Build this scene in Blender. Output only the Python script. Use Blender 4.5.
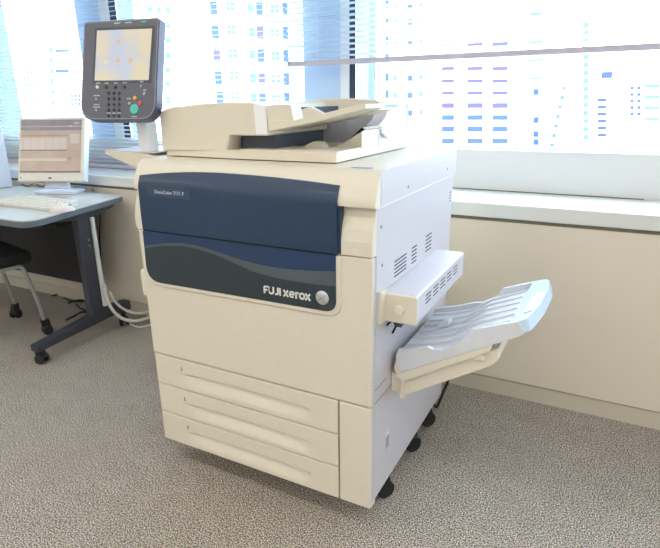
import bpy, bmesh, math, random
from mathutils import Vector, Matrix
random.seed(7)
for o in list(bpy.data.objects): bpy.data.objects.remove(o, do_unlink=True)
scene = bpy.context.scene
COL = scene.collection

# ------------------------------------------------------------------ camera
F_PX, YAW, PITCH, ROLL = 540.6, -0.48535, -0.31166, -0.01395
CAM = Vector((0.48873, -1.14462, 1.18544))
def cam_axes():
    cy, sy, cp, sp = math.cos(YAW), math.sin(YAW), math.cos(PITCH), math.sin(PITCH)
    f = Vector((sy*cp, cy*cp, sp)); r = Vector((cy, -sy, 0)); u = r.cross(f)
    c, s = math.cos(ROLL), math.sin(ROLL)
    return c*r + s*u, -s*r + c*u, f
RT, UP, FW = cam_axes()
cd = bpy.data.cameras.new('camera'); cam = bpy.data.objects.new('camera', cd); COL.objects.link(cam)
cam.matrix_world = Matrix(((RT.x, UP.x, -FW.x, CAM.x), (RT.y, UP.y, -FW.y, CAM.y), (RT.z, UP.z, -FW.z, CAM.z), (0, 0, 0, 1)))
cd.sensor_fit = 'HORIZONTAL'; cd.sensor_width = 36; cd.lens = F_PX/660*36; cd.clip_start = .05; cd.clip_end = 2000
scene.camera = cam

# ------------------------------------------------------------------ world, lights, exposure
SKY = 10.0
w = bpy.data.worlds.new('sky'); scene.world = w; w.use_nodes = True
bg = w.node_tree.nodes['Background']; bg.inputs[0].default_value = (0.74, 0.88, 1.0, 1); bg.inputs[1].default_value = SKY
scene.view_settings.view_transform = 'Standard'; scene.view_settings.look = 'None'
scene.view_settings.exposure = 0.0; scene.view_settings.gamma = 1.0; scene.view_settings.use_curve_mapping = False
def ceiling_light(x, y, e, sx=1.25, sy=.3, col=(1.0, .94, .84)):
    l = bpy.data.lights.new('ceiling_lamp', 'AREA'); l.shape = 'RECTANGLE'; l.size = sx; l.size_y = sy
    l.energy = e; l.color = col
    o = bpy.data.objects.new('ceiling_lamp', l); o.location = (x, y, 2.69); COL.objects.link(o)
LAMP = 13.6
for lx in (-3.6, -1.4, .8, 3.0):
    for ly in (-1.1, -2.7, -4.3):
        ceiling_light(lx, ly, LAMP)

# ------------------------------------------------------------------ helpers
def ray(u, v): return RT*((u-330)/F_PX) + UP*(-(v-274)/F_PX) + FW
def ony(u, v, y): d = ray(u, v); return CAM + d*((y-CAM.y)/d.y)
def onx(u, v, x): d = ray(u, v); return CAM + d*((x-CAM.x)/d.x)
def onz(u, v, z): d = ray(u, v); return CAM + d*((z-CAM.z)/d.z)

def lin(c):
    return tuple(((x/255)/12.92 if x/255 <= .04045 else ((x/255+.055)/1.055)**2.4) for x in c)
MATS = {}
def mat(name, rgb, rough=.5, metal=0, var=.03, scale=40, bump=0, spec=.5, coat=0):
    m = bpy.data.materials.new(name); m.use_nodes = True; nt = m.node_tree; b = nt.nodes['Principled BSDF']
    c = lin(rgb)
    b.inputs['Roughness'].default_value = rough; b.inputs['Metallic'].default_value = metal
    b.inputs['Specular IOR Level'].default_value = spec
    if coat: b.inputs['Coat Weight'].default_value = coat
    tc = nt.nodes.new('ShaderNodeTexCoord'); n = nt.nodes.new('ShaderNodeTexNoise')
    n.inputs['Scale'].default_value = scale; n.inputs['Detail'].default_value = 3
    nt.links.new(tc.outputs['Object'], n.inputs['Vector'])
    r = nt.nodes.new('ShaderNodeValToRGB')
    r.color_ramp.elements[0].position = .3; r.color_ramp.elements[1].position = .7
    r.color_ramp.elements[0].color = (*[x*(1-var) for x in c], 1)
    r.color_ramp.elements[1].color = (*[min(1, x*(1+var)) for x in c], 1)
    nt.links.new(n.outputs['Fac'], r.inputs['Fac']); nt.links.new(r.outputs['Color'], b.inputs['Base Color'])
    if bump:
        bp = nt.nodes.new('ShaderNodeBump'); bp.inputs['Strength'].default_value = bump; bp.inputs['Distance'].default_value = .002
        nt.links.new(n.outputs['Fac'], bp.inputs['Height']); nt.links.new(bp.outputs['Normal'], b.inputs['Normal'])
    MATS[name] = m; return m
def glass(name, tint, refl=.05, rough=.02):
    m = bpy.data.materials.new(name); m.use_nodes = True; nt = m.node_tree
    nt.nodes.remove(nt.nodes['Principled BSDF']); out = nt.nodes['Material Output']
    t = nt.nodes.new('ShaderNodeBsdfTransparent'); t.inputs[0].default_value = (*tint, 1)
    g = nt.nodes.new('ShaderNodeBsdfGlossy'); g.inputs['Roughness'].default_value = rough
    lw = nt.nodes.new('ShaderNodeLayerWeight'); lw.inputs['Blend'].default_value = .5     # facing ratio: same on both faces of the thin pane
    fr = nt.nodes.new('ShaderNodeMath'); fr.operation = 'POWER'; fr.inputs[1].default_value = 5
    nt.links.new(lw.outputs['Facing'], fr.inputs[0])
    mx = nt.nodes.new('ShaderNodeMixShader')
    nt.links.new(fr.outputs[0], mx.inputs[0]); nt.links.new(t.outputs[0], mx.inputs[1]); nt.links.new(g.outputs[0], mx.inputs[2])
    nt.links.new(mx.outputs[0], out.inputs['Surface']); MATS[name] = m; return m

OFF = {}                                              # world offset of every parentable object
def obj(name, bm, m, parent=None, smooth=False, kind=None, label=None):
    off = OFF.get(parent.name, Vector()) if parent else Vector()
    bmesh.ops.translate(bm, verts=bm.verts, vec=-off)
    bmesh.ops.recalc_face_normals(bm, faces=bm.faces)
    me = bpy.data.meshes.new(name)
    if smooth:
        for f in bm.faces: f.smooth = True
        for e in bm.edges:
            if len(e.link_faces) == 2 and e.calc_face_angle(0) > .6: e.smooth = False
    bm.to_mesh(me); bm.free()
    me.materials.append(MATS[m] if isinstance(m, str) else m)
    o = bpy.data.objects.new(name, me); COL.objects.link(o)
    if smooth:
        wn = o.modifiers.new('weighted_normals', 'WEIGHTED_NORMAL'); wn.keep_sharp = True
    if parent: o.parent = parent
    OFF[o.name] = off
    if kind: o['kind'] = kind
    if label: o['label'] = label
    return o
def empty(name, loc):
    o = bpy.data.objects.new(name, None); o.location = loc; o.empty_display_size = .1; COL.objects.link(o)
    OFF[o.name] = Vector(loc); return o
def tag(o, label, cat, group=None):
    o['label'] = label; o['category'] = cat
    if group: o['group'] = group
    return o
def inst(src, name, loc, parent, scale=None):         # shares the mesh of src
    o = bpy.data.objects.new(name, src.data); COL.objects.link(o); o.parent = parent
    o.location = Vector(loc); OFF[o.name] = OFF.get(parent.name, Vector())
    if scale: o.scale = scale
    return o
def B(): return bmesh.new()
def merge(dst, src):
    me = bpy.data.meshes.new('tmp'); src.to_mesh(me); src.free(); dst.from_mesh(me); bpy.data.meshes.remove(me); return dst
def box(x0, x1, y0, y1, z0, z1, bev=0, seg=2, bm=None, M=None):
    b = B()
    bmesh.ops.create_cube(b, size=1)
    bmesh.ops.scale(b, vec=(abs(x1-x0), abs(y1-y0), abs(z1-z0)), verts=b.verts)
    bmesh.ops.translate(b, vec=((x0+x1)/2, (y0+y1)/2, (z0+z1)/2), verts=b.verts)
    if bev: bmesh.ops.bevel(b, geom=b.edges[:], offset=bev, segments=seg, profile=.5, affect='EDGES')
    if M: b.transform(M)
    return merge(bm, b) if bm is not None else b
def prism(pts, a, c, axis='y', bev=0, seg=2, bm=None, M=None):
    """polygon pts extruded from a to c; axis y: pts=(x,z); x: pts=(y,z); z: pts=(x,y)"""
    b = B()
    def P(p, t): return (p[0], t, p[1]) if axis == 'y' else ((t, p[0], p[1]) if axis == 'x' else (p[0], p[1], t))
    v0 = [b.verts.new(P(p, a)) for p in pts]; v1 = [b.verts.new(P(p, c)) for p in pts]; n = len(pts)
    b.faces.new(v0); b.faces.new(v1[::-1])
    for i in range(n): b.faces.new((v0[i], v1[i], v1[(i+1) % n], v0[(i+1) % n]))
    bmesh.ops.recalc_face_normals(b, faces=b.faces)
    if bev: bmesh.ops.bevel(b, geom=b.edges[:], offset=bev, segments=seg, profile=.5, affect='EDGES', clamp_overlap=True)
    if M: b.transform(M)
    return merge(bm, b) if bm is not None else b
def capprism(pts, a, c, axis, bev, seg=3):
    """prism whose only bevelled edges are those of the cap at a"""
    b = prism(pts, a, c, axis)
    i = {'x': 0, 'y': 1, 'z': 2}[axis]
    es = [e for e in b.edges if all(abs(v.co[i]-a) < 1e-6 for v in e.verts)]
    bmesh.ops.bevel(b, geom=es, offset=bev, segments=seg, profile=.5, affect='EDGES'); return b
def smoothpath(pts, n=8):
    p = [Vector(q) for q in pts]; out = []
    for i in range(len(p)-1):
        a = p[max(i-1, 0)]; b_ = p[i]; c = p[i+1]; d = p[min(i+2, len(p)-1)]
        for k in range(n):
            t = k/n
            out.append(.5*((2*b_)+(c-a)*t+(2*a-5*b_+4*c-d)*t*t+(3*b_-a-3*c+d)*t**3))
    out.append(p[-1]); return out
def tube(pts, r, seg=8, bm=None, M=None, flat=None):
    b = B(); pts = [Vector(p) for p in pts]; rings = []
    t0 = (pts[1]-pts[0]).normalized(); up = Vector((0, 0, 1)) if abs(t0.z) < .9 else Vector((0, 1, 0))
    n = (up - t0*up.dot(t0)).normalized()
    for i, p in enumerate(pts):
        t = (pts[min(i+1, len(pts)-1)]-pts[max(i-1, 0)]).normalized()
        n = (n - t*n.dot(t)).normalized(); bi = t.cross(n)
        rings.append([b.verts.new(p + n*math.cos(2*math.pi*k/seg)*r + bi*math.sin(2*math.pi*k/seg)*r) for k in range(seg)])
    for i in range(len(rings)-1):
        for k in range(seg): b.faces.new((rings[i][k], rings[i][(k+1) % seg], rings[i+1][(k+1) % seg], rings[i+1][k]))
    b.faces.new(rings[0]); b.faces.new(rings[-1][::-1])
    if M: b.transform(M)
    return merge(bm, b) if bm is not None else b
def lathe(prof, n=24, M=None, bm=None):
    """prof = (radius, height) about z; closed at both ends"""
    b = B(); rings = [[b.verts.new((r*math.cos(2*math.pi*k/n), r*math.sin(2*math.pi*k/n), h)) for k in range(n)] for r, h in prof]
    for i in range(len(rings)-1):
        for k in range(n): b.faces.new((rings[i][k], rings[i][(k+1) % n], rings[i+1][(k+1) % n], rings[i+1][k]))
    b.faces.new(rings[0][::-1]); b.faces.new(rings[-1])
    if M: b.transform(M)
    return merge(bm, b) if bm is not None else b
def gridsurf(P, nu, nv, bm=None):
    b = B(); V = [[b.verts.new(P(i/nu, j/nv)) for j in range(nv+1)] for i in range(nu+1)]
    for i in range(nu):
        for j in range(nv): b.faces.new((V[i][j], V[i+1][j], V[i+1][j+1], V[i][j+1]))
    return merge(bm, b) if bm is not None else b
def roundpoly(pts, rads, n=6):
    """polygon with rounded corners"""
    out = []; k = len(pts)
    for i in range(k):
        p = Vector(pts[i]); a = (Vector(pts[i-1])-p); c = (Vector(pts[(i+1) % k])-p); r = rads[i] if isinstance(rads, (list, tuple)) else rads
        if r <= 0: out.append(tuple(p)); continue
        p0 = p + a.normalized()*r; p1 = p + c.normalized()*r
        for j in range(n+1):
            t = j/n; out.append(tuple((1-t)**2*p0 + 2*t*(1-t)*p + t*t*p1))
    return out
def textmesh(body, size, M, extrude=.0004, bold=0):
    cu = bpy.data.curves.new('txt', 'FONT'); cu.body = body; cu.size = size; cu.extrude = extrude; cu.offset = bold; cu.resolution_u = 3
    o = bpy.data.objects.new('txt', cu); COL.objects.link(o)
    bpy.context.view_layer.update()
    me = bpy.data.meshes.new_from_object(o.evaluated_get(bpy.context.evaluated_depsgraph_get()))
    b = B(); b.from_mesh(me); bpy.data.objects.remove(o); bpy.data.meshes.remove(me); b.transform(M); return b
def frame(c, yaw, tilt):
    """local x = right, y = up, z = towards viewer, for a panel facing -y, turned by yaw towards +x, tilted back"""
    n = Vector((math.sin(yaw)*math.cos(tilt), -math.cos(yaw)*math.cos(tilt), math.sin(tilt))); r = Vector((math.cos(yaw), math.sin(yaw), 0)); u = n.cross(r)
    return Matrix(((r.x, u.x, n.x, c[0]), (r.y, u.y, n.y, c[1]), (r.z, u.z, n.z, c[2]), (0, 0, 0, 1)))
FRONT = lambda x, y, z: Matrix(((1, 0, 0, x), (0, 0, -1, y), (0, 1, 0, z), (0, 0, 0, 1)))   # local xy -> world xz, z -> -y

# ------------------------------------------------------------------ materials
mat('cream_plastic', (224, 216, 200), .45, var=.012, scale=60)
mat('daylit_plastic', (203, 199, 205), .42, var=.012, scale=60)  # cooler copy of the cream plastic, window daylight put into the colour
mat('seam', (105, 98, 86), .8)
mat('slot', (36, 38, 46), .8)
mat('navy', (37, 60, 88), .36, var=.04, spec=.45, coat=.08)
mat('navy_low', (34, 58, 94), .34, var=.04)
mat('slate', (44, 56, 64), .36, var=.04)
mat('slate_light', (80, 92, 98), .36, var=.03)
mat('joint_dark', (18, 24, 36), .7)
mat('badge', (50, 71, 98), .35)
mat('silver', (205, 205, 205), .35, metal=.6)
mat('silver_line', (120, 122, 128), .4, metal=.4)
mat('logo_white', (230, 230, 228), .4)
mat('inner_grey', (158, 158, 164), .6)
mat('inner_dark', (86, 94, 110), .6)
mat('tray_white', (216, 219, 226), .4, var=.015)
mat('flap', (196, 218, 244), .25, var=.01)
mat('black_plastic', (24, 24, 27), .45)
mat('rubber', (30, 31, 34), .6)
mat('panel_grey', (92, 94, 106), .38)
mat('panel_edge', (74, 76, 102), .35)
mat('panel_dark', (66, 68, 78), .4)
mat('panel_line', (150, 152, 160), .4)
mat('btn_dark', (62, 64, 76), .4)
mat('btn_green', (80, 190, 175), .35)
mat('btn_yellow', (235, 180, 60), .35)
mat('btn_red', (205, 85, 75), .35)
mat('print_light', (190, 194, 205), .5)
mat('wall_paint', (229, 217, 200), .7, var=.015, scale=3)
mat('wall_white', (222, 220, 214), .75, var=.01, scale=3)
mat('ledge_top', (226, 228, 224), .35, var=.01, scale=5)
mat('base_paint', (210, 201, 184), .6, var=.015, scale=5)
mat('groove', (120, 116, 100), .8)
mat('sill_panel', (222, 223, 225), .5, var=.01, scale=4)
mat('pier_daylight', (190, 216, 246), .45, var=.01, scale=4)  # blue of the bounced daylight put into the pier's colour
mat('frame_white', (240, 242, 245), .4, var=.01)
mat('gasket', (52, 66, 88), .5)
mat('blind_white', (236, 240, 246), .45, var=.008)
def slat_material():
    m = bpy.data.materials.new('blind_slat'); m.use_nodes = True; nt = m.node_tree; b = nt.nodes['Principled BSDF']
    b.inputs['Base Color'].default_value = (.84, .88, .93, 1); b.inputs['Roughness'].default_value = .5
    t = nt.nodes.new('ShaderNodeBsdfTranslucent'); t.inputs[0].default_value = (.80, .90, .97, 1)
    mx = nt.nodes.new('ShaderNodeMixShader'); mx.inputs[0].default_value = .5; out = nt.nodes['Material Output']
    nt.links.new(b.outputs[0], mx.inputs[1]); nt.links.new(t.outputs[0], mx.inputs[2]); nt.links.new(mx.outputs[0], out.inputs['Surface'])
    MATS['blind_slat'] = m
slat_material()
mat('rail', (196, 190, 206), .35, var=.01)
mat('ceiling_paint', (230, 228, 222), .8)
mat('desk_top', (198, 200, 196), .32, var=.02, scale=8)
mat('desk_edge', (96, 108, 118), .5)
mat('desk_leg', (58, 62, 72), .45, var=.04)
mat('desk_black', (26, 27, 30), .6)
mat('chrome', (190, 190, 192), .3, metal=.7)
mat('seat_fabric', (22, 23, 26), .9, var=.1, scale=200)
mat('monitor_white', (230, 224, 212), .42)
mat('monitor_side', (225, 230, 245), .42)
mat('cable_white', (222, 222, 218), .45)
mat('cable_black', (20, 20, 22), .5)
mat('key_white', (226, 222, 212), .5)
mat('pinkish', (232, 218, 214), .45)
mat('label_blue', (150, 168, 200), .6)
mat('concrete', (236, 236, 234), .8, var=.02, scale=.5)
mat('pink_brick', (240, 196, 196), .8, var=.03, scale=.5)
mat('far_pane', (70, 84, 120), .9, spec=.1)
mat('far_pane_violet', (88, 78, 118), .9, spec=.1)
mat('far_pane_cyan', (84, 116, 130), .9, spec=.1)
mat('balcony', (110, 150, 170), .8)
mat('asphalt', (170, 172, 176), .9, var=.05, scale=.2)
glass('pane', (.97, .99, 1.0))
glass('tinted_pane', (.36, .415, .425))

def carpet():
    m = bpy.data.materials.new('carpet'); m.use_nodes = True; nt = m.node_tree; b = nt.nodes['Principled BSDF']
    b.inputs['Roughness'].default_value = .95; b.inputs['Specular IOR Level'].default_value = .1
    tc = nt.nodes.new('ShaderNodeTexCoord')
    n = nt.nodes.new('ShaderNodeTexNoise'); n.inputs['Scale'].default_value = 240; n.inputs['Detail'].default_value = 3; n.inputs['Roughness'].default_value = .7
    nt.links.new(tc.outputs['Object'], n.inputs['Vector'])
    r = nt.nodes.new('ShaderNodeValToRGB'); e = r.color_ramp.elements
    e[0].position = .40; e[0].color = (*lin((74, 70, 68)), 1); e[1].position = .60; e[1].color = (*lin((246, 236, 224)), 1)
    k = e.new(.5); k.color = (*lin((158, 147, 136)), 1)
    nt.links.new(n.outputs['Fac'], r.inputs['Fac'])
    n2 = nt.nodes.new('ShaderNodeTexNoise'); n2.inputs['Scale'].default_value = 14; n2.inputs['Detail'].default_value = 2
    nt.links.new(tc.outputs['Object'], n2.inputs['Vector'])
    n3 = nt.nodes.new('ShaderNodeTexNoise'); n3.inputs['Scale'].default_value = 170; n3.inputs['Detail'].default_value = 2
    nt.links.new(tc.outputs['Object'], n3.inputs['Vector'])
    tint = nt.nodes.new('ShaderNodeMix'); tint.data_type = 'RGBA'; tint.blend_type = 'SOFT_LIGHT'; tint.inputs[0].default_value = .75
    nt.links.new(r.outputs['Color'], tint.inputs[6]); nt.links.new(n3.outputs['Color'], tint.inputs[7])
    mx = nt.nodes.new('ShaderNodeMix'); mx.data_type = 'RGBA'; mx.blend_type = 'MULTIPLY'; mx.inputs[0].default_value = .25
    nt.links.new(tint.outputs[2], mx.inputs[6]); nt.links.new(n2.outputs['Fac'], mx.inputs[7])
    nt.links.new(mx.outputs[2], b.inputs['Base Color'])
    bp = nt.nodes.new('ShaderNodeBump'); bp.inputs['Strength'].default_value = .6; bp.inputs['Distance'].default_value = .004
    nt.links.new(n.outputs['Fac'], bp.inputs['Height']); nt.links.new(bp.outputs['Normal'], b.inputs['Normal'])
    MATS['carpet'] = m
carpet()

# ------------------------------------------------------------------ the room
WY, LZ, UPY, SILL, GY, CEIL = .947, .802, 1.249, .974, 1.335, 2.7
XL, XR, YF = -5.2, 4.4, -5.2
def struct(name, bm, m, smooth=False): return obj(name, bm, m, None, smooth, kind='structure')
struct('floor', box(XL, XR, YF, 1.42, -.1, 0), 'carpet')
struct('ceiling', box(XL, XR, YF, 1.42, CEIL, CEIL+.1), 'ceiling_paint')
struct('wall_left', box(XL-.1, XL, YF, 1.42, 0, CEIL), 'wall_white')
struct('wall_right', box(XR, XR+.1, YF, 1.42, 0, CEIL), 'wall_white')
struct('wall_front', box(XL-.1, XR+.1, YF-.1, YF, 0, CEIL), 'wall_white')
wb = struct('wall_back', box(XL, XR, WY, 1.42, .076, .733), 'wall_paint')
obj('groove_strip', box(XL, XR, WY+.008, 1.42, .733, .747), 'groove', wb)
obj('sill_panel', box(XL, XR, UPY, 1.42, LZ-.01, SILL, .003), 'sill_panel', wb)
obj('lintel', box(XL, XR, 1.28, 1.42, 2.5, CEIL), 'wall_white', wb)
struct('baseboard_back', box(XL, XR, WY+.006, 1.3, 0, .070), 'base_paint')
struct('trim_1', box(XL, XR, WY-.004, UPY+.02, .747, LZ, .004), 'ledge_top')
obj('shadow_gap', box(XL, .60, UPY-.004, UPY+.001, LZ-.001, LZ+.004), 'groove', bpy.data.objects['trim_1'])
def pier(xa, xb, xc, xd, xe):
    """painted pier xa-xb, white jamb xb-xc, dark gasket xc-xd, tinted side light xd-xe"""
    p = obj('pier', box(xa, xb, 1.30, 1.36, SILL, 2.5), 'pier_daylight', wb)
    obj('jamb', box(xb, xc, 1.305, 1.34, SILL, 2.5), 'frame_white', p)
    obj('gasket', box(xc, xd, 1.315, 1.325, SILL, 2.5), 'gasket', p)
    obj('side_light', box(xd, xe, 1.33, 1.336, SILL, 2.5), 'tinted_pane', p)
pier(-.930, -.732, -.689, -.660, -.562)
pier(-2.495, -2.297, -2.226, -2.180, -2.045)
pier(-3.60, -3.55, -3.52, -3.50, -3.20)
def window(n, x0, x1):
    wo = struct('window_%d' % n, box(x0, x1, 1.315, 1.36, 2.46, 2.5), 'frame_white')
    obj('sill_frame', box(x0, x1, 1.315, 1.36, SILL, SILL+.012), 'frame_white', wo)
    obj('side_frame', box(x0, x0+.008, 1.315, 1.36, SILL+.012, 2.46), 'frame_white', wo)
    obj('side_frame', box(x1-.008, x1, 1.315, 1.36, SILL+.012, 2.46), 'frame_white', wo)
    obj('pane', box(x0+.008, x1-.008, GY, GY+.006, SILL+.012, 2.46), 'pane', wo)
window(1, -.562, 4.4); window(2, -2.045, -.930); window(3, -3.20, -2.495); window(4, -5.2, -3.60)

# ------------------------------------------------------------------ venetian blinds
def slat_mesh(x0, x1, tilt):
    b = B(); L = []; w_ = .025; n = 4
    for s, t in ((1, .0004), (-1, -.0004)):
        for i in (range(n+1) if s > 0 else range(n, -1, -1)):
            q = (i/n-.5)*w_; L.append((q, .002*(1-(2*q/w_)**2)+t))
    c, s = math.cos(tilt), math.sin(tilt); pts = [(a*c-h*s, a*s+h*c) for a, h in L]
    return prism(pts, x0, x1, 'x')
def blind(x0, x1, y, zb, zt, tilt, label, pitch=.0235, cords=()):
    root = empty('venetian_blind', ((x0+x1)/2, y, zb)); tag(root, label, 'blind', 'venetian blinds at the windows')
    obj('bottom_rail', box(x0, x1, y-.013, y+.013, zb, zb+.022, .003), 'rail', root)
    obj('head_rail', box(x0, x1, y-.02, y+.02, zt, zt+.035, .003), 'rail', root)
    off = OFF[root.name]; b = slat_mesh(x0-off.x, x1-off.x, tilt)
    bmesh.ops.translate(b, verts=b.verts, vec=off)
    z = zb+.022+pitch*.7; first = obj('slat', b, 'blind_slat', root)
    first.location = (0, 0, z-zb); z += pitch
    while z < zt-.01:
        inst(first, 'slat', (0, 0, z-zb), root); z += pitch
    for cx in cords:
        obj('ladder_cord', tube([(cx, y-.013, zb+.02), (cx, y-.013, zt)], .0009, 5), 'blind_white', root)
blind(-4.3, -.985, 1.215, LZ+.004, 2.45, math.radians(10), 'white slatted blind lowered to the ledge behind the desk and monitor', cords=(-3.6, -2.75, -1.9, -1.15))
blind(-.965, 2.6, 1.215, 1.338, 2.45, math.radians(-14), 'white slatted blind pulled half up, its bottom rail hanging above the printer', cords=(-.80, .3, 1.4))

# ------------------------------------------------------------------ printer
PR = empty('multifunction_printer', (-.38, .34, 0))
tag(PR, 'large cream office copier printer with navy front panel and side catch tray', 'printer')
PW = -.768
obj('cabinet', box(PW, -.004, .030, .687, .088, .945, .004), 'cream_plastic', PR)
# side panels
sp = obj('side_panel', box(-.006, .001, .024, .688, .098, .940, .003), 'daylit_plastic', PR)
obj('side_panel', box(PW-.002, PW+.004, .024, .688, .089, .940, .003), 'daylit_plastic', PR)
obj('corner_strip', box(-.010, .0005, .010, .0225, .089, .820, .004, 3), 'daylit_plastic', PR)
def slits(bm, y0, y1, z0, z1, n, x=.0012, skew=0, th=.0036):
    for i in range(n):
        z = z0+(z1-z0)*(i+.5)/n; box(x-.001, x+.0003, y0+skew*i, y1+skew*i, z-th/2, z+th/2, bm=bm)
    return bm
for y0, y1, z0, z1, n in ((.146, .240, .728, .780, 5), (.283, .326, .728, .784, 5), (.410, .468, .731, .790, 5)):
    obj('vent_grille', slits(B(), y0, y1, z0, z1, n), 'slot', sp)
for y, z in ((.217, .964), (.585, .970), (.06, .79), (.05, .89)):
    x = .0075 if z > .95 else .001
    obj('screw', lathe([(.0045, -.002), (.0045, .0006), (.003, .001)], 12, Matrix.Translation((x, y, z)) @ Matrix.Rotation(math.pi/2, 4, 'Y')), 'silver_line', PR)
hb = B()
for i in range(4):
    for j in range(2): box(.0005, .0014, .655+j*.012, .660+j*.012, .850+i*.010, .855+i*.010, bm=hb)
obj('port_holes', hb, 'slot', sp)
for z in (.452, .412): obj('seam_line', box(.0005, .0014, .026, .10 if z > .43 else .687, z, z+.002), 'seam', sp)
obj('hand_grip', box(.0006, .0016, .112, .135, .215, .255, .0004), 'inner_grey', sp)
obj('caution_label', box(.0006, .0018, .113, .133, .258, .276), 'pinkish', sp)
# front: drawers, corner panel, doors
def drawer(z0, z1):
    x0, x1 = -.766, -.0985; hx0, hx1 = -.665, -.180; zt = z1-.048
    def P(u, v):
        x = x0+(x1-x0)*u; z = z0+(z1-z0)*v; d = 0
        t = (x-hx0)/(hx1-hx0)
        if 0 < t < 1:
            s = min(1, t/.22, (1-t)/.10); s = s*s*(3-2*s)
            q = (zt+.006*math.sin(math.pi*t)-z)/.048
            if 0 < q < 1: d = .0165*s*(min(1, q/.16))*(1-q)**1.2
        ed = min((x-x0), (x1-x), (z-z0), (z1-z)); 
        if ed < .0015: d += .003
        return (x, d, z)
    us = 72; vs = 56
    b = gridsurf(P, us, vs)
    ring = [e for e in b.edges if len(e.link_faces) == 1]
    r = bmesh.ops.extrude_edge_only(b, edges=ring); vv = [g for g in r['geom'] if isinstance(g, bmesh.types.BMVert)]
    for v in vv: v.co.y = .0205
    d = obj('drawer', b, 'cream_plastic', PR, smooth=True)
    obj('size_mark', box(-.655, -.651, -.0004, .002, z1-.040, z1-.026), 'seam', d)
drawer(.3045, .4095); drawer(.1985, .3015); drawer(.090, .1955)
obj('corner_panel', capprism([(-.0930, .090), (-.0005, .090), (-.0005, .4095), (-.0930, .4095)], 0, .0205, 'y', .004), 'cream_plastic', PR)
obj('shadow_gap', box(PW+.003, -.003, .020, .032, .092, .822), 'seam', PR)
# left bump on the side of the front door
obj('side_grip', capprism([(y, z) for y, z in roundpoly([(.004, .60), (.10, .60), (.10, .69), (.004, .69)], .012)], -.792, PW, 'x', .010), 'cream_plastic', PR, True)
obj('front_door', capprism(roundpoly([(PW-.001, .4125), (-.0005, .4125), (-.0005, .8205), (PW-.001, .8205)], .006), 0, .0205, 'y', .005), 'cream_plastic', PR)
def fx(u, v, y=-.006): p = ony(u, v, y); return (p.x, p.z)
low = roundpoly([(-.744, .8195), (-.748, .662), (-.096, .669), (-.0955, .8195)], [0, .055, .034, 0], 8)
surr = roundpoly([(-.757, .8195), (-.761, .648), (-.083, .655), (-.083, .8195)], [0, .062, .042, 0], 8)
obj('panel_surround', capprism(surr, -.0045, .003, 'y', .004), 'cream_plastic', PR, True)
lp = obj('decor_panel', prism(low, -.006, -.002), 'navy_low', PR)
obj('panel_joint', box(-.743, -.0955, -.0035, .004, .8192, .8248), 'joint_dark', PR)
# wave on the lower panel
topw = [(144.5, 246.5), (150, 245), (165, 243.3), (183, 243), (200, 246.5), (217, 251.5), (240, 259.5), (263, 265.5), (280, 268.5), (297, 270), (317, 271), (337, 271.5)]
loww = [(144.5, 248.5), (150, 247.3), (165, 245.6), (183, 246), (200, 249.5), (215, 254.5), (230, 261), (253, 271.5), (280, 278.7), (305, 283), (337, 286.5)]
tw = [fx(*p) for p in topw]; tw[0] = (-.7445, tw[0][1]); tw[-1] = (-.0957, tw[-1][1])
lw = [fx(*p) for p in loww]; lw[0] = (-.7445, lw[0][1]); lw[-1] = (-.0957, lw[-1][1])
obj('wave_band', prism(tw + lw[::-1], -.0068, -.0055), 'slate_light', lp)
lowarc = [p for p in low if p[1] < .75]
obj('wave_field', prism(lw[::-1] + lowarc, -.0066, -.0055), 'slate', lp)
# lettering FUJI xerox built from strokes
def strokes(lines, w_, y, bm):
    for L in lines:
        pts = [Vector((a, c)) for a, c in L]; n = len(pts); lft = []; rgt = []
        for i, p in enumerate(pts):
            d1 = (pts[i]-pts[i-1]).normalized() if i else None; d2 = (pts[i+1]-pts[i]).normalized() if i < n-1 else None
            d = ((d1 or d2)+(d2 or d1)).normalized(); nn = Vector((-d.y, d.x)); k = 1/max(.6, abs(nn.dot(Vector((-(d1 or d2).y, (d1 or d2).x)))))
            lft.append(p+nn*w_/2*k); rgt.append(p-nn*w_/2*k)
        b = B()
        for yy in (y,):
            vs = [b.verts.new((q.x, yy, q.y)) for q in lft]; ws = [b.verts.new((q.x, yy, q.y)) for q in rgt]
            vb = [b.verts.new((q.x, yy+.0014, q.y)) for q in lft]; wb_ = [b.verts.new((q.x, yy+.0014, q.y)) for q in rgt]
            for i in range(n-1):
                b.faces.new((vs[i], vs[i+1], ws[i+1], ws[i])); b.faces.new((vb[i], wb_[i], wb_[i+1], vb[i+1]))
                b.faces.new((vs[i], vb[i], vb[i+1], vs[i+1])); b.faces.new((ws[i], ws[i+1], wb_[i+1], wb_[i]))
            b.faces.new((vs[0], ws[0], wb_[0], vb[0])); b.faces.new((vs[-1], vb[-1], wb_[-1], ws[-1]))
        merge(bm, b)
def arc(cx, cy, rx, ry, a0, a1, n=12): return [(cx+rx*math.cos(math.radians(a0+(a1-a0)*i/n)), cy+ry*math.sin(math.radians(a0+(a1-a0)*i/n))) for i in range(n+1)]
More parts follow.
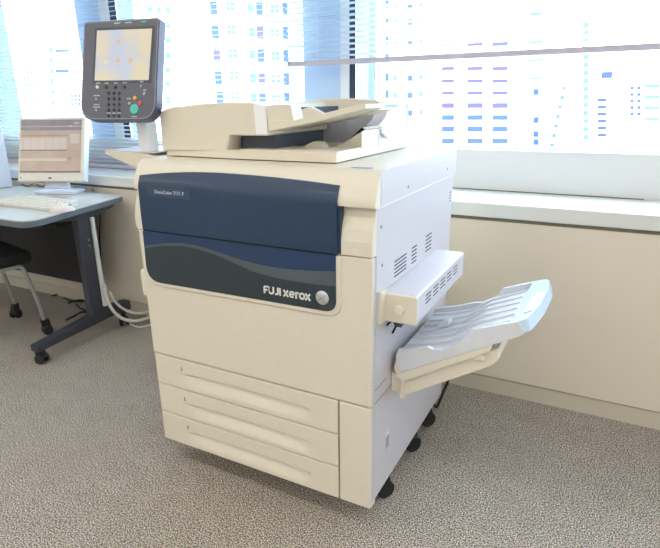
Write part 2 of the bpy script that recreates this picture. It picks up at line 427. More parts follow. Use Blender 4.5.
def word():
    bm = B(); h = .0215; s = .0048; x = -.315; z = .6895
    T = lambda L: [(x+a, z+c) for a, c in L]
    strokes([T([(.0025, 0), (.0025, h-.005)] + arc(.0075, h-.005-.0023+.0023, .005, .003, 180, 90, 5)[1:] + [(.014, h-.002)]), T([(.0025, .010), (.0125, .010)])], s, -.0078, bm)
    x += .0175
    strokes([T([(.0, h)] + [(0, .007)] + arc(.007, .008, .007, .006, 180, 360, 10) + [(.014, h)])], s, -.0078, bm)
    x += .0195
    strokes([T([(.0, .002)] + arc(.0035, .0075, .0055, .0055, 270, 360, 6) + [(.009, h)])], s, -.0078, bm)
    x += .0155
    strokes([T([(0, 0), (0, h)])], s, -.0078, bm)
    x += .0105
    h2 = .0185
    def ex(): strokes([T([(.0008, 0), (.0148, h2)]), T([(.0008, h2), (.0148, 0)])], s*1.05, -.0078, bm)
    ex(); x += .0185
    strokes([T([(.0015, h2/2), (.0145, h2/2)]), T(arc(.008, h2/2, .0068, h2/2-.0018, 0, 310, 18))], s*.92, -.0078, bm)
    x += .0187
    strokes([T([(.002, 0), (.002, h2)]), T([(.002, h2*.55)]+arc(.0092, h2*.5, .0065, h2*.5-.002, 150, 80, 5))], s, -.0078, bm)
    x += .0122
    strokes([T(arc(.008, h2/2, .0068, h2/2-.0018, 0, 360, 20))], s, -.0078, bm)
    x += .0172
    ex()
    return bm
obj('brand_lettering', word(), 'logo_white', lp)
ball = B(); bmesh.ops.create_uvsphere(ball, u_segments=28, v_segments=16, radius=.0192)
for v in ball.verts: v.co.y *= .35
bmesh.ops.translate(ball, verts=ball.verts, vec=(-.1350, -.006, .7035))
obj('brand_emblem', ball, 'silver', lp, True)
xb = B()
for a in (40, -40):
    c, s = math.cos(math.radians(a)), math.sin(math.radians(a))
    tube([(-.1350+c*t, -.006-.0067*math.sqrt(max(0, 1-(t/.0192)**2))-.0001, .7035+s*t) for t in [(-.0165+.033*i/12) for i in range(13)]], .0006, 5, bm=xb)
obj('emblem_ribbon', xb, 'silver_line', lp)
# upper cover
obj('upper_front', prism([(-.001, .8235), (-.001, .86), (.005, .89), (.016, .918), (.021, .9405), (.05, .9405), (.05, .8235)], PW-.006, .0, 'x', .0008), 'cream_plastic', PR, True)
cap = [(.003, .9425), (-.002, .944), (-.003, .954), (.001, .968), (.009, .987), (.018, 1.004), (.028, 1.017), (.040, 1.0245), (.056, 1.0275), (.687, 1.0275), (.687, .9425)]
cp_ = prism(cap, PW-.002, .007, 'x')
bmesh.ops.bevel(cp_, geom=[e for e in cp_.edges if all(v.co.x < PW for v in e.verts)], offset=.012, segments=4, profile=.5, affect='EDGES')
topc = obj('top_cover', cp_, 'cream_plastic', PR, True)
topc_side = obj('top_side_cover', prism([(.030, .9435), (.030, 1.019), (.05, 1.0265), (.686, 1.0265), (.686, .9435)], .006, .0078, 'x'), 'daylit_plastic', PR)
obj('printed_note', box(-.085, -.03, .055, .075, 1.0274, 1.0280), 'label_blue', topc)
def upper_panel():
    front = [(.954, -.003), (.968, .001), (.987, .009), (1.004, .018), (1.017, .028)]
    def ypos(z):
        if z < .954: return -.0085 + .0025*max(0, (.84-z)/.016)
        for (za, ya), (zb, yb) in zip(front, front[1:]):
            if z <= zb: return ya+(yb-ya)*(z-za)/(zb-za) - .0055
        return .022
    prof = (0, .05, .3, .6, .70, .76, .82, .88, .94, 1.0)
    x0, x1 = -.7415, -.0905
    def zt(u): return 1.003 - .019*(max(0, .45-u)/.45)**2 - .012*(max(0, u-.45)/.55)**2
    n = 30; b = B(); rows = []
    for i in range(n+1):
        u = i/n
        top = zt(u)
        rows.append([(x0+(x1-x0)*u + (0.004*(1-u)*t), ypos(.8245+(top-.8245)*t), .8245+(top-.8245)*t) for t in prof])
    V = [[b.verts.new(p) for p in r] for r in rows]; Wb = [[b.verts.new((p[0], p[1]+.009, p[2])) for p in r] for r in rows]; k = len(prof)
    for i in range(n):
        for j in range(k-1):
            b.faces.new((V[i][j], V[i+1][j], V[i+1][j+1], V[i][j+1])); b.faces.new((Wb[i][j], Wb[i][j+1], Wb[i+1][j+1], Wb[i+1][j]))
        b.faces.new((V[i][0], Wb[i][0], Wb[i+1][0], V[i+1][0])); b.faces.new((V[i][-1], V[i+1][-1], Wb[i+1][-1], Wb[i][-1]))
    for i in (0, n):
        for j in range(k-1): b.faces.new((V[i][j], V[i][j+1], Wb[i][j+1], Wb[i][j]))
    return b
up = obj('upper_decor_panel', upper_panel(), 'navy', PR, True)
obj('panel_side_edge', box(-.0905, -.083, -.003, .016, .826, .9405), 'navy', PR)  # navy side edge of the raised upper panel
obj('badge_plate', box(-.703, -.545, -.0094, -.0082, .928, .953, .0003), 'badge', up)
obj('badge_lettering', textmesh('DocuColor 7171 P', .0142, FRONT(-.674, -.0096, .9375), .0002, .0002), 'print_light', up)
# exit unit on the right side
def exitbox():
    eb = obj('exit_unit', box(.0, .094, .070, .525, .640, .718, .006, 3), 'daylit_plastic', PR, True)
    obj('end_cap', box(.002, .0945, .064, .078, .6385, .7165, .005, 3), 'cream_plastic', eb, True)
    obj('bracket', box(.0, .012, .032, .066, .640, .728, .002), 'cream_plastic', eb)
    obj('release_knob', lathe([(.0145, 0), (.0145, .005), (.012, .008)], 20, Matrix.Translation((.048, .064, .676)) @ Matrix.Rotation(math.pi/2, 4, 'X')), 'cream_plastic', eb, True)
    for k in range(5):
        y0 = .135+k*.066
        b = B()
        for i in range(3): box(.0935, .0944, y0, y0+.046, .675+i*.0105, .6785+i*.0105, bm=b)
        obj('vent_grille', b, 'slot', eb)
    obj('paper_slot', box(.0, .02, .16, .50, .585, .641), 'inner_dark', eb)
    obj('support_bracket', prism([(.0, .64), (.075, .64), (.0, .585)], .46, .475), 'cream_plastic', eb)
exitbox()
# catch tray
def catch_tray():
    yf, yb = .130, .475
    fw = [(.024, .533), (.065, .545), (.105, .558)]
    cut = [(.120, .552), (.145, .556), (.170, .571), (.193, .592), (.208, .612)]
    rest = [(.221, .629), (.327, .671)]
    bot = [(.345, .645), (.336, .634), (.036, .466), (.022, .480), (.017, .510)]
    ct = obj('catch_tray', prism(fw+cut+rest+bot, yf, yf+.012, bev=.0012), 'tray_white', PR)
    # floor of the tray, dished
    fl = [(.024, .520), (.10, .538), (.15, .556), (.21, .602), (.326, .655), (.336, .640), (.036, .475), (.020, .49)]
    obj('tray_floor', prism(fl, yf+.034, yb-.010), 'tray_white', ct)
    lipc = fw+cut+rest; flt = fl[:5]
    def lerp(P, x):
        for (xa, za), (xb_, zb_) in zip(P, P[1:]):
            if x <= xb_: return za+(zb_-za)*(x-xa)/(xb_-xa)
        return P[-1][1]
    def lip(u, v):
        x = .024+(.326-.024)*u; za = lerp(lipc, x)-.001; zb_ = lerp(flt, x); t = v*v*(3-2*v)
        return (x, yf+.011+.026*v, za+(zb_-za)*t)
    lb = gridsurf(lip, 48, 6); lo = gridsurf(lambda u, v: (lambda p: (p[0], p[1], p[2]-.012))(lip(u, v)), 48, 6)
    obj('front_lip', merge(lb, lo), 'tray_white', ct, True)
    bk = [(.024, .533), (.10, .556), (.15, .575), (.175, .580), (.215, .605), (.232, .635), (.327, .671), (.340, .640), (.036, .475), (.018, .50)]
    obj('rear_wall', prism(bk, yb-.012, yb, bev=.001), 'tray_white', ct)
    n = 6
    for i in range(n):
        y = yf+.062+i*(yb-yf-.10)/(n-1)
        obj('rib', prism([(.026, .518), (.10, .536), (.15, .554), (.21, .600), (.300, .641), (.300, .647), (.21, .6095), (.15, .563), (.10, .5455), (.030, .527)], y-.004, y+.004, bev=.001), 'tray_white', ct)
    # end flap
    import math as m
    ang = m.atan2(.671-.629, .327-.221); T = Matrix.Translation((.327, 0, .668)) @ Matrix.Rotation(-ang, 4, 'Y')
    fl = roundpoly([(-.002, yf+.002), (.022, yf+.012), (.040, yf+.12), (.044, yb-.09), (.034, yb-.012), (.012, yb), (-.014, yb), (-.014, yf+.002)], [0, .01, .012, .012, .012, .008, 0, 0], 4)
    obj('end_flap', prism(fl, -.030, .003, 'z', .002, M=T), 'flap', ct, True)
    obj('flap_tab', prism(roundpoly([(.006, yf+.05), (.026, yf+.06), (.036, yf+.17), (.036, yf+.20), (.014, yf+.20), (.008, yf+.12)], .004, 3), .003, .006, 'z', M=T), 'tray_white', ct)
    obj('paper_stop', prism([(.075, .535), (.115, .553), (.115, .570), (.10, .566)], .300, .335, bev=.002), 'tray_white', ct)
    # middle layer and support under the tray
    mid = roundpoly([(.018, .500), (.034, .464), (.262, .592), (.262, .607), (.272, .598), (.268, .578), (.255, .570), (.045, .440), (.024, .446), (.012, .474)], .003, 2)
    obj('lower_tray', prism(mid, yf+.001, yb-.02, bev=.001), 'cream_plastic', PR)
    sup = [(.002, .455), (.022, .444), (.045, .437), (.250, .566), (.285, .585), (.287, .553), (.275, .535), (.040, .388), (.002, .394)]
    s = obj('tray_support', prism(sup, yf+.012, yb-.03, bev=.0015), 'cream_plastic', PR)
    obj('hinge_leg', box(.030, .042, yf+.006, yf+.02, .378, .440, .002), 'cream_plastic', s)
    obj('latch', box(.225, .255, yf+.004, yf+.014, .545, .562, .002, M=None), 'cream_plastic', s)
    obj('link_rod', tube([(.0, .10, .61), (.012, .115, .625), (.02, .12, .605), (.012, .115, .585)], .003, 6), 'black_plastic', ct)
catch_tray()
# castors and foot
def castor(x, y, parent, h=.088, r=.030, rot=.5, col='rubber'):
    M = Matrix.Translation((x, y, 0)) @ Matrix.Rotation(rot, 4, 'Z')
    c = obj('castor', prism(roundpoly([(-.018, h), (.024, h), (.030, r*1.25), (.012, r*.8), (-.012, r*.9)], .005, 3), -.012, .012, 'y', .002, M=M), 'black_plastic', parent)
    for s in (-1, 1):
        obj('wheel', lathe([(r*.55, -.007), (r*.9, -.007), (r, -.004), (r, .004), (r*.9, .007), (r*.55, .007)], 22,
            M @ Matrix.Translation((.008, s*.017, r)) @ Matrix.Rotation(math.pi/2, 4, 'X')), col, c, True)
    return c
for y in (.170, .430, .600): castor(-.036, y, PR, rot=.9, r=.030)
for y in (.170, .600): castor(-.72, y, PR, rot=.4)
obj('corner_foot', box(-.03, -.004, .022, .05, .074, .098, .004), 'cream_plastic', PR)

# document feeder
def feeder():
    x0, x1, y0, y1, z0 = -.748, -.150, .108, .655, 1.0275
    bl = obj('platen_unit', prism(roundpoly([(x0, y0+.012), (-.45, y0-.002), (x1-.002, y0+.006), (x1, y1), (x0, y1)], [.02, .15, .006, .02, .02], 6), z0+.003, z0+.026, 'z', .003), 'cream_plastic', PR, True)
    obj('shadow_gap', box(x0+.03, x1-.012, y0+.016, y1-.01, z0-.001, z0+.004), 'slot', bl)
    top = [(-.744, 1.046), (-.742, 1.150), (-.735, 1.160), (-.69, 1.172), (-.586, 1.179), (-.479, 1.183), (-.40, 1.181), (-.368, 1.174), (-.360, 1.160), (-.357, 1.099), (-.362, 1.095), (-.486, 1.094), (-.497, 1.062), (-.50, 1.050)]
    h = prism(top, y0+.002, y1-.01)
    bmesh.ops.bevel(h, geom=[e for e in h.edges if all(abs(v.co.y-(y0+.002)) < 1e-5 for v in e.verts)], offset=.004, segments=3, profile=.5, affect='EDGES')
    hs = obj('feeder_housing', h, 'cream_plastic', PR, True)
    obj('daylit_end_strip', prism([(-.398, 1.1805), (-.368, 1.1742), (-.3598, 1.160), (-.3568, 1.099), (-.394, 1.0985)], y0+.0005, y0+.004), 'frame_white', hs)  # white stands in for window light on the housing's end bevel
    # dark throat under the housing; inner rear wall grey holds the feed tray's shade
    obj('exit_throat', box(-.49, -.372, y0+.06, y1-.02, 1.053, 1.094), 'inner_dark', hs)
    rw = obj('inner_rear_wall', prism([(-.49, 1.052), (-.49, 1.120), (-.36, 1.135), (-.152, 1.170), (-.152, 1.052)], .455, y1-.004), 'inner_grey', PR)
    # lower output tray with curved rising end
    cv = [(326, 148.5), (334, 147), (342, 144), (349, 139.5), (356, 134.5), (362, 131), (365, 129.5)]
    yr = .268; pr = [(-.44, 1.052), (-.44, 1.056)] + [(q.x, q.z) for q in (ony(u, v, yr) for u, v in cv)] + [(-.150, 1.112), (-.150, 1.052)]
    obj('output_tray', prism(pr, yr, .40), 'cream_plastic', bl, True)
    obj('output_lip', prism([(-.46, 1.051), (-.46, 1.056), (-.25, 1.058), (-.20, 1.060), (-.152, 1.058), (-.152, 1.051)], y0+.012, yr), 'cream_plastic', bl)
    obj('output_stop', prism([(q.x, q.z) for q in (ony(u, v, .215) for u, v in ((301, 149), (308, 144), (313, 141.5), (320, 142), (325, 149)))], .215, .245, bev=.001), 'cream_plastic', bl)
    # right rear upright
    obj('rear_upright', prism([(.385, 1.050), (.385, 1.112), (.43, 1.128), (.47, 1.165), (.60, 1.168), (.625, 1.155), (.640, 1.050)], -.190, -.149, 'x', .002), 'daylit_plastic', bl)
    obj('stop_lever', tube([(-.148, .40, 1.095), (-.140, .43, 1.075)], .006, 8), 'frame_white', bl, True)
    # feed tray
    ft = [(-.356, 1.106), (-.356, 1.137), (-.28, 1.134), (-.20, 1.150), (-.085, 1.1745), (-.07, 1.174), (-.07, 1.164), (-.20, 1.134)]
    t = obj('feed_tray', prism(ft, y0+.004, .235, bev=.001), 'cream_plastic', PR)
    obj('tray_bed', prism([(-.356, 1.118), (-.28, 1.128), (-.10, 1.166), (-.088, 1.166), (-.088, 1.158), (-.20, 1.134), (-.356, 1.106)], .235, .365), 'cream_plastic', t)
    obj('feed_cover', prism([(-.362, 1.133), (-.362, 1.170), (-.345, 1.1745), (-.286, 1.1755), (-.276, 1.132)], y0+.008, .168, bev=.002), 'cream_plastic', t)
    obj('paper_guide', prism([(-.43, 1.125), (-.43, 1.180), (-.40, 1.188), (-.30, 1.189), (-.20, 1.183), (-.19, 1.176), (-.25, 1.150)], .48, .54, bev=.002), 'cream_plastic', t)
    obj('paper_guide', prism([(-.345, 1.128), (-.33, 1.160), (-.30, 1.168), (-.26, 1.150), (-.24, 1.138)], .245, .262, bev=.001), 'cream_plastic', t)
    obj('feed_slot', box(-.40, -.33, .27, .48, 1.13, 1.166), 'inner_dark', t)
    obj('rear_cover', prism([(-.56, 1.12), (-.56, 1.184), (-.40, 1.186), (-.36, 1.176), (-.36, 1.13)], .55, y1-.01, bev=.003), 'cream_plastic', t)
    obj('tray_extension', prism([(-.14, 1.152), (-.12, 1.168), (-.088, 1.175), (-.082, 1.172), (-.09, 1.160)], .25, .372, bev=.001), 'flap', t)
feeder()

# control panel on its arm
def control_panel():
    arm = obj('panel_arm', prism([(-.985, 1.0395), (-.985, 1.028), (-.875, .994), (-.772, .985), (-.772, 1.026), (-.80, 1.034)], .10, .30, bev=.002), 'cream_plastic', PR)
    obj('arm_top', box(-.98, -.772, .104, .296, 1.036, 1.041, .001), 'daylit_plastic', arm)
    post = obj('panel_post', prism(roundpoly([(-.846, .112), (-.802, .112), (-.802, .157), (-.846, .157)], .006, 3), 1.03, 1.30, 'z'), 'frame_white', PR)
    C = (-.857, .08, 1.277); M = frame(C, .154, .253); W2, H2 = .1365, .1465
    Tr = lambda b: (b.transform(M), b)[1]
    out = roundpoly([(-W2+.002, H2), (W2-.002, H2), (W2, -H2), (-W2, -H2)], [.012, .012, .055, .055], 7)
    pn = obj('control_panel', Tr(prism(out, -.034, -.004, 'z', .004)), 'panel_edge', PR, True)
    ins = roundpoly([(-W2+.008, H2-.005), (W2-.008, H2-.005), (W2-.007, -H2+.008), (-W2+.007, -H2+.008)], [.008, .008, .048, .048], 7)
    obj('bezel_line', Tr(prism(roundpoly([(-W2+.005, H2-.003), (W2-.005, H2-.003), (W2-.004, -H2+.005), (-W2+.004, -H2+.005)], [.01, .01, .051, .051], 7), -.006, -.0025, 'z')), 'panel_line', pn)
    obj('bezel', Tr(prism(ins, -.006, -.0015, 'z')), 'panel_grey', pn)
    # measured features: pixel -> local panel coordinates
    Mi = M.inverted(); nrm = Vector(M.col[2][:3]); c0 = Vector(C)
    def loc(u, v):
        d = ray(u, v); t = (c0-CAM).dot(nrm)/d.dot(nrm); q = Mi @ (CAM+d*t); return (q.x, q.y)
    a, b_, c, d = loc(97, 30.5), loc(152, 28.5), loc(148.5, 80), loc(94.5, 80.5)
    def grow(P, g): cx = sum(p[0] for p in P)/4; cy = sum(p[1] for p in P)/4; return [(p[0]+(g if p[0] > cx else -g), p[1]+(g if p[1] > cy else -g)) for p in P]
    obj('screen_frame', Tr(prism(grow([a, b_, c, d], .008), -.003, -.0008, 'z')), 'panel_dark', pn)
    obj('touch_screen', Tr(prism([a, b_, c, d], -.003, 0, 'z')), 'screen_touch', pn, label='lit touch screen with a pale blue and yellow display')
    def button(u, v, r, m, n=14, name='button', hgt=.0025):
        x, y = loc(u, v); obj(name, Tr(lathe([(r, -.003), (r, hgt*.6), (r*.8, hgt)], n, Matrix.Translation((x, y, 0)))), m, pn, True)
    button(134.5, 109, .0145, 'btn_green', 24); button(135, 98, .0062, 'btn_yellow', 16); button(140, 103, .0068, 'btn_red', 16)
    button(129.3, 103.5, .0042, 'print_light'); button(144.5, 93.8, .0042, 'print_light'); button(141.5, 86, .0048, 'panel_line')
    button(97.3, 87, .0048, 'btn_lit')
    for u, v in ((106, 87), (115, 87), (124, 87)): button(u, v, .005, 'btn_dark')
    for u, v in ((96.5, 99), (96.5, 110)): button(u, v, .0035, 'print_light')
    for i in range(3):
        for j in range(5): button(108.3+i*5.3-j*.05, 93+j*5.7, .0048, 'btn_dark', 10, 'key')
    def bar(u, v, wd, ht=.003, m='print_light'):
        x, y = loc(u, v); obj('legend', Tr(box(x-wd/2, x+wd/2, y-ht/2, y+ht/2, -.003, -.0006)), m, pn)
    for u, v, wd in ((98, 83, .016), (106.5, 83, .014), (115.5, 82.8, .014), (124.5, 82.6, .014), (141.5, 81.5, .012), (96.5, 95.5, .022), (96.5, 104.5, .022), (96.5, 107, .026), (108.5, 113, .014), (113.8, 113, .012), (119, 112.8, .012), (128.5, 98.5, .014), (144.5, 90, .010), (134, 116.5, .018), (117, 23, .022), (128, 22.5, .022)):
        bar(u, v, wd, .0028)
    bar(143.3, 21.5, .018, .004, 'btn_green')
    for u, v in ((118.7, 41.5), (118, 60.5), (130.5, 60.5), (106, 62)):
        x, y = loc(u, v); obj('icon', Tr(box(x-.0065, x+.0065, y-.006, y+.006, -.002, .0004)), 'lcd_orange' if u != 106 else 'lcd_yellow', pn)
def emis(name, rgb, rgb2, s, scale, dots=None):
    m = bpy.data.materials.new(name); m.use_nodes = True; nt = m.node_tree; b = nt.nodes['Principled BSDF']
    tc = nt.nodes.new('ShaderNodeTexCoord'); n = nt.nodes.new('ShaderNodeTexNoise'); n.inputs['Scale'].default_value = scale; n.inputs['Detail'].default_value = 1
    nt.links.new(tc.outputs['Object'], n.inputs['Vector']); r = nt.nodes.new('ShaderNodeValToRGB')
    r.color_ramp.elements[0].position = .4; r.color_ramp.elements[1].position = .6
    r.color_ramp.elements[0].color = (*lin(rgb), 1); r.color_ramp.elements[1].color = (*lin(rgb2), 1)
    nt.links.new(n.outputs['Fac'], r.inputs['Fac']); nt.links.new(r.outputs['Color'], b.inputs['Emission Color'])
    b.inputs['Emission Strength'].default_value = s; b.inputs['Base Color'].default_value = (.02, .02, .02, 1); b.inputs['Roughness'].default_value = .25
    MATS[name] = m
emis('screen_touch', (214, 218, 234), (238, 226, 196), .85, 9)
emis('btn_lit', (235, 235, 215), (240, 240, 220), .8, 9)
emis('lcd_tan', (206, 186, 170), (200, 178, 160), .75, 12)
emis('lcd_grey', (150, 148, 162), (160, 158, 168), .7, 12)
emis('lcd_line', (120, 116, 124), (130, 124, 130), .6, 12)
emis('lcd_light', (214, 202, 190), (220, 206, 196), .8, 12)
emis('lcd_orange', (240, 196, 160), (240, 204, 170), .85, 12)
emis('lcd_yellow', (242, 228, 190), (242, 230, 196), .85, 12)
control_panel()

# ------------------------------------------------------------------ desk
def desk():
    D = empty('office_desk', (-2.45, .55, 0)); tag(D, 'grey office desk with dark T-shaped leg on castors under the monitor', 'desk')
    zt = .715
    pl = roundpoly([(-3.25, .233), (-1.672, .236), (-1.822, .885), (-3.25, .885)], [.03, .085, .012, .03], 8)
    obj('worktop', prism(pl, zt-.006, zt, 'z'), 'desk_top', D)
    obj('edge_band', prism([(x, y) for x, y in pl], zt-.032, zt-.006, 'z', .003), 'desk_edge', D, True)
    for lx in (-1.842, -3.12):
        obj('leg_post', prism(roundpoly([(lx-.022, .585), (lx+.022, .585), (lx+.022, .685), (lx-.022, .685)], .008, 3), .10, zt-.032, 'z'), 'desk_leg', D, True)
        obj('foot', prism([(.262, .066), (.262, .098), (.56, .132), (.70, .148), (.835, .138), (.835, .086), (.70, .090)], lx-.026, lx+.026, 'x', .003), 'desk_leg', D)
        castor(lx, .285, D, h=.07, r=.025, rot=.3); castor(lx, .795, D, h=.088, r=.025, rot=-.6)
        obj('top_bracket', prism([(.34, zt-.045), (.34, zt-.032), (.82, zt-.032), (.82, zt-.045), (.69, zt-.075), (.57, zt-.075)], lx-.02, lx+.02, 'x', .001), 'desk_leg', D)
    for z in (.50, .53): obj('bolt', lathe([(.007, -.002), (.007, .003), (.004, .004)], 12, Matrix.Translation((-1.820, .632, z)) @ Matrix.Rotation(math.pi/2, 4, 'Y')), 'silver_line', D)
    obj('modesty_panel', box(-3.10, -2.005, .770, .785, .215, zt-.034, .002), 'desk_black', D)
    obj('cable_cover', prism(roundpoly([(-1.8195, .655), (-1.806, .655), (-1.806, .676), (-1.8195, .676)], .004, 3), .165, .640, 'z'), 'cable_white', D)
    obj('cable_tray', box(-3.0, -2.01, .60, .765, .58, .625, .006), 'desk_black', D)
    obj('hanging_box', box(-2.12, -1.90, .44, .58, .625, zt-.034, .01), 'black_plastic', D)
desk()

# monitor
def monitor():
    R_ = empty('computer_monitor', (-2.20, .82, .715)); tag(R_, 'cream flat monitor with tan spreadsheet window, standing on the desk', 'monitor')
    M = frame((-2.215, .790, .952), .377, .33); w_, h_ = .186, .172
    Tr = lambda b: (b.transform(M), b)[1]
    body = obj('bezel', Tr(box(-w_, w_, -h_, h_, -.022, 0, .006, 3)), 'monitor_white', R_, True)
    obj('rear_shell', Tr(prism(roundpoly([(-w_+.01, -h_+.02), (w_-.004, -h_+.02), (w_-.004, h_-.01), (-w_+.01, h_-.01)], .02, 4), -.055, -.021, 'z', .012)), 'monitor_side', R_, True)
    obj('side_edge', Tr(box(w_-.002, w_+.003, -h_+.006, h_-.006, -.048, -.003, .002)), 'monitor_side', body)
    sx0, sx1, sy0, sy1 = -w_+.012, w_-.014, -h_+.047, h_-.012
    scr = obj('screen', Tr(box(sx0, sx1, sy0, sy1, -.004, .0006)), 'lcd_tan', R_)
    W, H = sx1-sx0, sy1-sy0
    def el(a, b, c, d, m, name='window_strip', z=.0012):
        obj(name, Tr(box(sx0+W*a, sx0+W*b, sy0+H*c, sy0+H*d, -.002, z)), m, scr)
    el(0, 1, .885, 1, 'lcd_grey'); el(0, 1, .80, .86, 'lcd_grey'); el(.0, .78, .70, .705, 'lcd_line'); el(0, 1, 0, .03, 'lcd_line')
    el(.0, .76, .415, .43, 'lcd_line'); el(.0, .76, .44, .66, 'lcd_light'); el(.82, .97, .55, .73, 'lcd_light'); el(0, .76, .22, .27, 'lcd_light')
    for i in range(6): el(.05+i*.12, .055+i*.12, .44, .66, 'lcd_tan', 'grid_line', .0016)
    el(.80, .84, .25, .29, 'lcd_grey', 'icon'); el(.80, .84, .86, .90, 'lcd_light', 'icon'); el(.88, .97, .91, .95, 'lcd_light', 'icon')
    x, y = 0, -h_+.018
    obj('brand_mark', Tr(box(-.008, .008, y-.004, y+.004, -.002, .0008)), 'black_plastic', body)
    obj('power_button', Tr(lathe([(.004, -.002), (.004, .0015)], 12, Matrix.Translation((-w_+.02, y+.002, 0)))), 'panel_line', body)
    obj('stand_foot', prism(roundpoly([(-2.33, .72), (-2.09, .80), (-2.13, .915), (-2.36, .86)], .03, 5), .716, .730, 'z', .003), 'monitor_side', R_, True)
    obj('stand_neck', Tr(prism([(-.06, -.20), (.075, -.20), (.05, 0), (-.05, 0)], -.075, -.045, 'z', .004)), 'monitor_side', R_)
monitor()

# computer case at the left edge of the picture
def pc():
    t = empty('computer_tower', (-2.78, .72, .715)); tag(t, 'white upright computer case at the left end of the desk', 'computer')
    M = Matrix.Translation((-2.700, .70, .7155))
    bd = obj('case', box(-.20, 0, -.05, .15, 0, .365, .006, 3, M=M), 'monitor_side', t, True)
    obj('front_bezel', box(-.195, -.005, -.062, -.048, .004, .36, .005, 3, M=M), 'monitor_white', t, True)
    obj('drive_slot', box(-.17, -.03, -.064, -.06, .30, .306, M=M), 'slot', bd)
    obj('power_button', lathe([(.01, 0), (.01, .003)], 14, M @ Matrix.Translation((-.10, -.062, .25)) @ Matrix.Rotation(math.pi/2, 4, 'X')), 'panel_line', bd)
pc()
# keyboard
def keyboard():
    a, b, c = onz(68, 200, .735), onz(50, 207, .735), onz(0, 198.5, .735)
    ux = (b-c); ux.z = 0; yaw = math.atan2(ux.y, ux.x)
    yaw = .02
    R_ = empty('keyboard', (b.x, b.y, .715)); tag(R_, 'cream computer keyboard lying on the desk before the monitor', 'keyboard')
    R_ = R_
    M = Matrix.Translation((b.x, b.y, .7155)) @ Matrix.Rotation(yaw, 4, 'Z')
    L, Dp = .44, .15
    case = obj('case', prism([(0, 0), (0, .014), (Dp, .026), (Dp, 0)], -L, 0, 'x', .002, M=M), 'key_white', R_)
    sl = math.atan2(.012, Dp); first = None
    for r in range(5):
        for k in range(17):
            x = -L+.016+k*.0245; y = .014+r*.026; z = .014+y*.08
            if first is None:
                q = box(0, .020, 0, .021, 0, .006, .002, 1); 
                q.transform(Matrix.Rotation(yaw, 4, 'Z')); bmesh.ops.translate(q, verts=q.verts, vec=OFF[R_.name])
                first = obj('key', q, 'key_white', case); o = first
            else: o = inst(first, 'key', (0, 0, 0), case)
            o.location = (M @ Vector((x, y, z-.001))) - OFF[R_.name]
keyboard()
def mouse():
    p = onz(50, 207, .735) + Vector((.052, .022, 0))
    R_ = empty('computer_mouse', (p.x, p.y, .715)); tag(R_, 'pale pinkish white mouse beside the right end of the keyboard', 'mouse')
    b = B(); bmesh.ops.create_uvsphere(b, u_segments=20, v_segments=12, radius=1)
    for v in b.verts:
        v.co.z = max(v.co.z, -.0); v.co = Vector((v.co.x*.031, v.co.y*.056, v.co.z*.034*(1-.25*v.co.y)))
    b.transform(Matrix.Translation((p.x-.0, p.y, .7155)) @ Matrix.Rotation(-.5, 4, 'Z'))
    s = obj('shell', b, 'pinkish', R_, True)
    obj('scroll_wheel', lathe([(.006, -.003), (.008, 0), (.006, .003)], 12, Matrix.Translation((p.x+.016, p.y+.030, .738)) @ Matrix.Rotation(math.pi/2, 4, 'Y')), 'panel_line', s)
mouse()

# ------------------------------------------------------------------ chair
def chair():
    R_ = empty('office_chair', (-2.33, .33, 0)); tag(R_, 'black seated chair with silver tube legs on castors under the desk', 'chair')
    M = Matrix.Translation((-2.315, .56, 0)) @ Matrix.Rotation(-.22, 4, 'Z')
    Tr = lambda b: (b.transform(M), b)[1]
    obj('seat', Tr(box(-.225, .205, -.43, .0, .405, .47, .022, 4)), 'seat_fabric', R_, True)
    obj('backrest', Tr(box(-.20, .20, -.49, -.45, .58, .86, .018, 4)), 'seat_fabric', R_, True)
    for s in (-1, 1):
        xs = .185*s
        path = smoothpath([(xs*1.04, .0, .085), (xs*1.03, -.012, .19), (xs*1.0, -.040, .34), (xs, -.058, .388), (xs, -.10, .398), (xs, -.25, .392), (xs, -.37, .388), (xs, -.42, .37), (xs*1.03, -.45, .20), (xs*1.04, -.46, .085)], 6)
        obj('leg_frame', Tr(tube(path, .0105, 10)), 'chrome', R_, True)
        obj('back_post', Tr(tube(smoothpath([(xs, -.40, .385), (xs, -.455, .45), (xs, -.475, .60), (xs, -.478, .80)], 6), .009, 8)), 'chrome', R_, True)
        for yy in (.0, -.46):
            p = M @ Vector((xs*1.04, yy, 0)); castor(p.x, p.y, R_, h=.085, r=.026, rot=1.2*s)
    obj('cross_bar', Tr(tube([(-.19, -.14, .385), (.19, -.14, .385)], .009, 8)), 'chrome', R_, True)
chair()

# ------------------------------------------------------------------ cables
def cable(label, pts, r, m, group=None, n=8):
    p = [Vector(q) for q in pts]; o = obj('cable', tube(smoothpath(p, n), r, 7), m, None, True); tag(o, label, 'cable', group); return o
def fl(u, v, z=.006): return tuple(onz(u, v, z))
yb_ = .90
def wl(u, v, y=.90): p = ony(u, v, y); return (p.x, y, max(p.z, .008))
cable('thick white cable drooping from the desk leg to behind the printer', [onx(104, 284, -1.792), onx(106.5, 298, -1.790), onx(112, 309, -1.782), onx(118, 315.5, -1.778), onx(125, 319.5, -1.765), onx(136, 321, -1.735), onz(150, 317, .028), onz(165, 311, .028)], .0085, 'cable_white')
cable('white cable lying just above the drooping one beside the printer', [onx(109.5, 292, -1.800), onx(114.5, 301, -1.797), onx(123, 308.5, -1.790), onx(134, 313, -1.765), onz(146, 312.5, .045), onz(160, 307, .030)], .007, 'cable_white')
cable('thin white cable lowest on the carpet beside the printer', [fl(129, 323, .006), fl(131, 324.5, .006), fl(134, 325.8, .006), fl(140, 327, .006), fl(150, 325, .006), fl(160, 321, .006)], .005, 'cable_white')
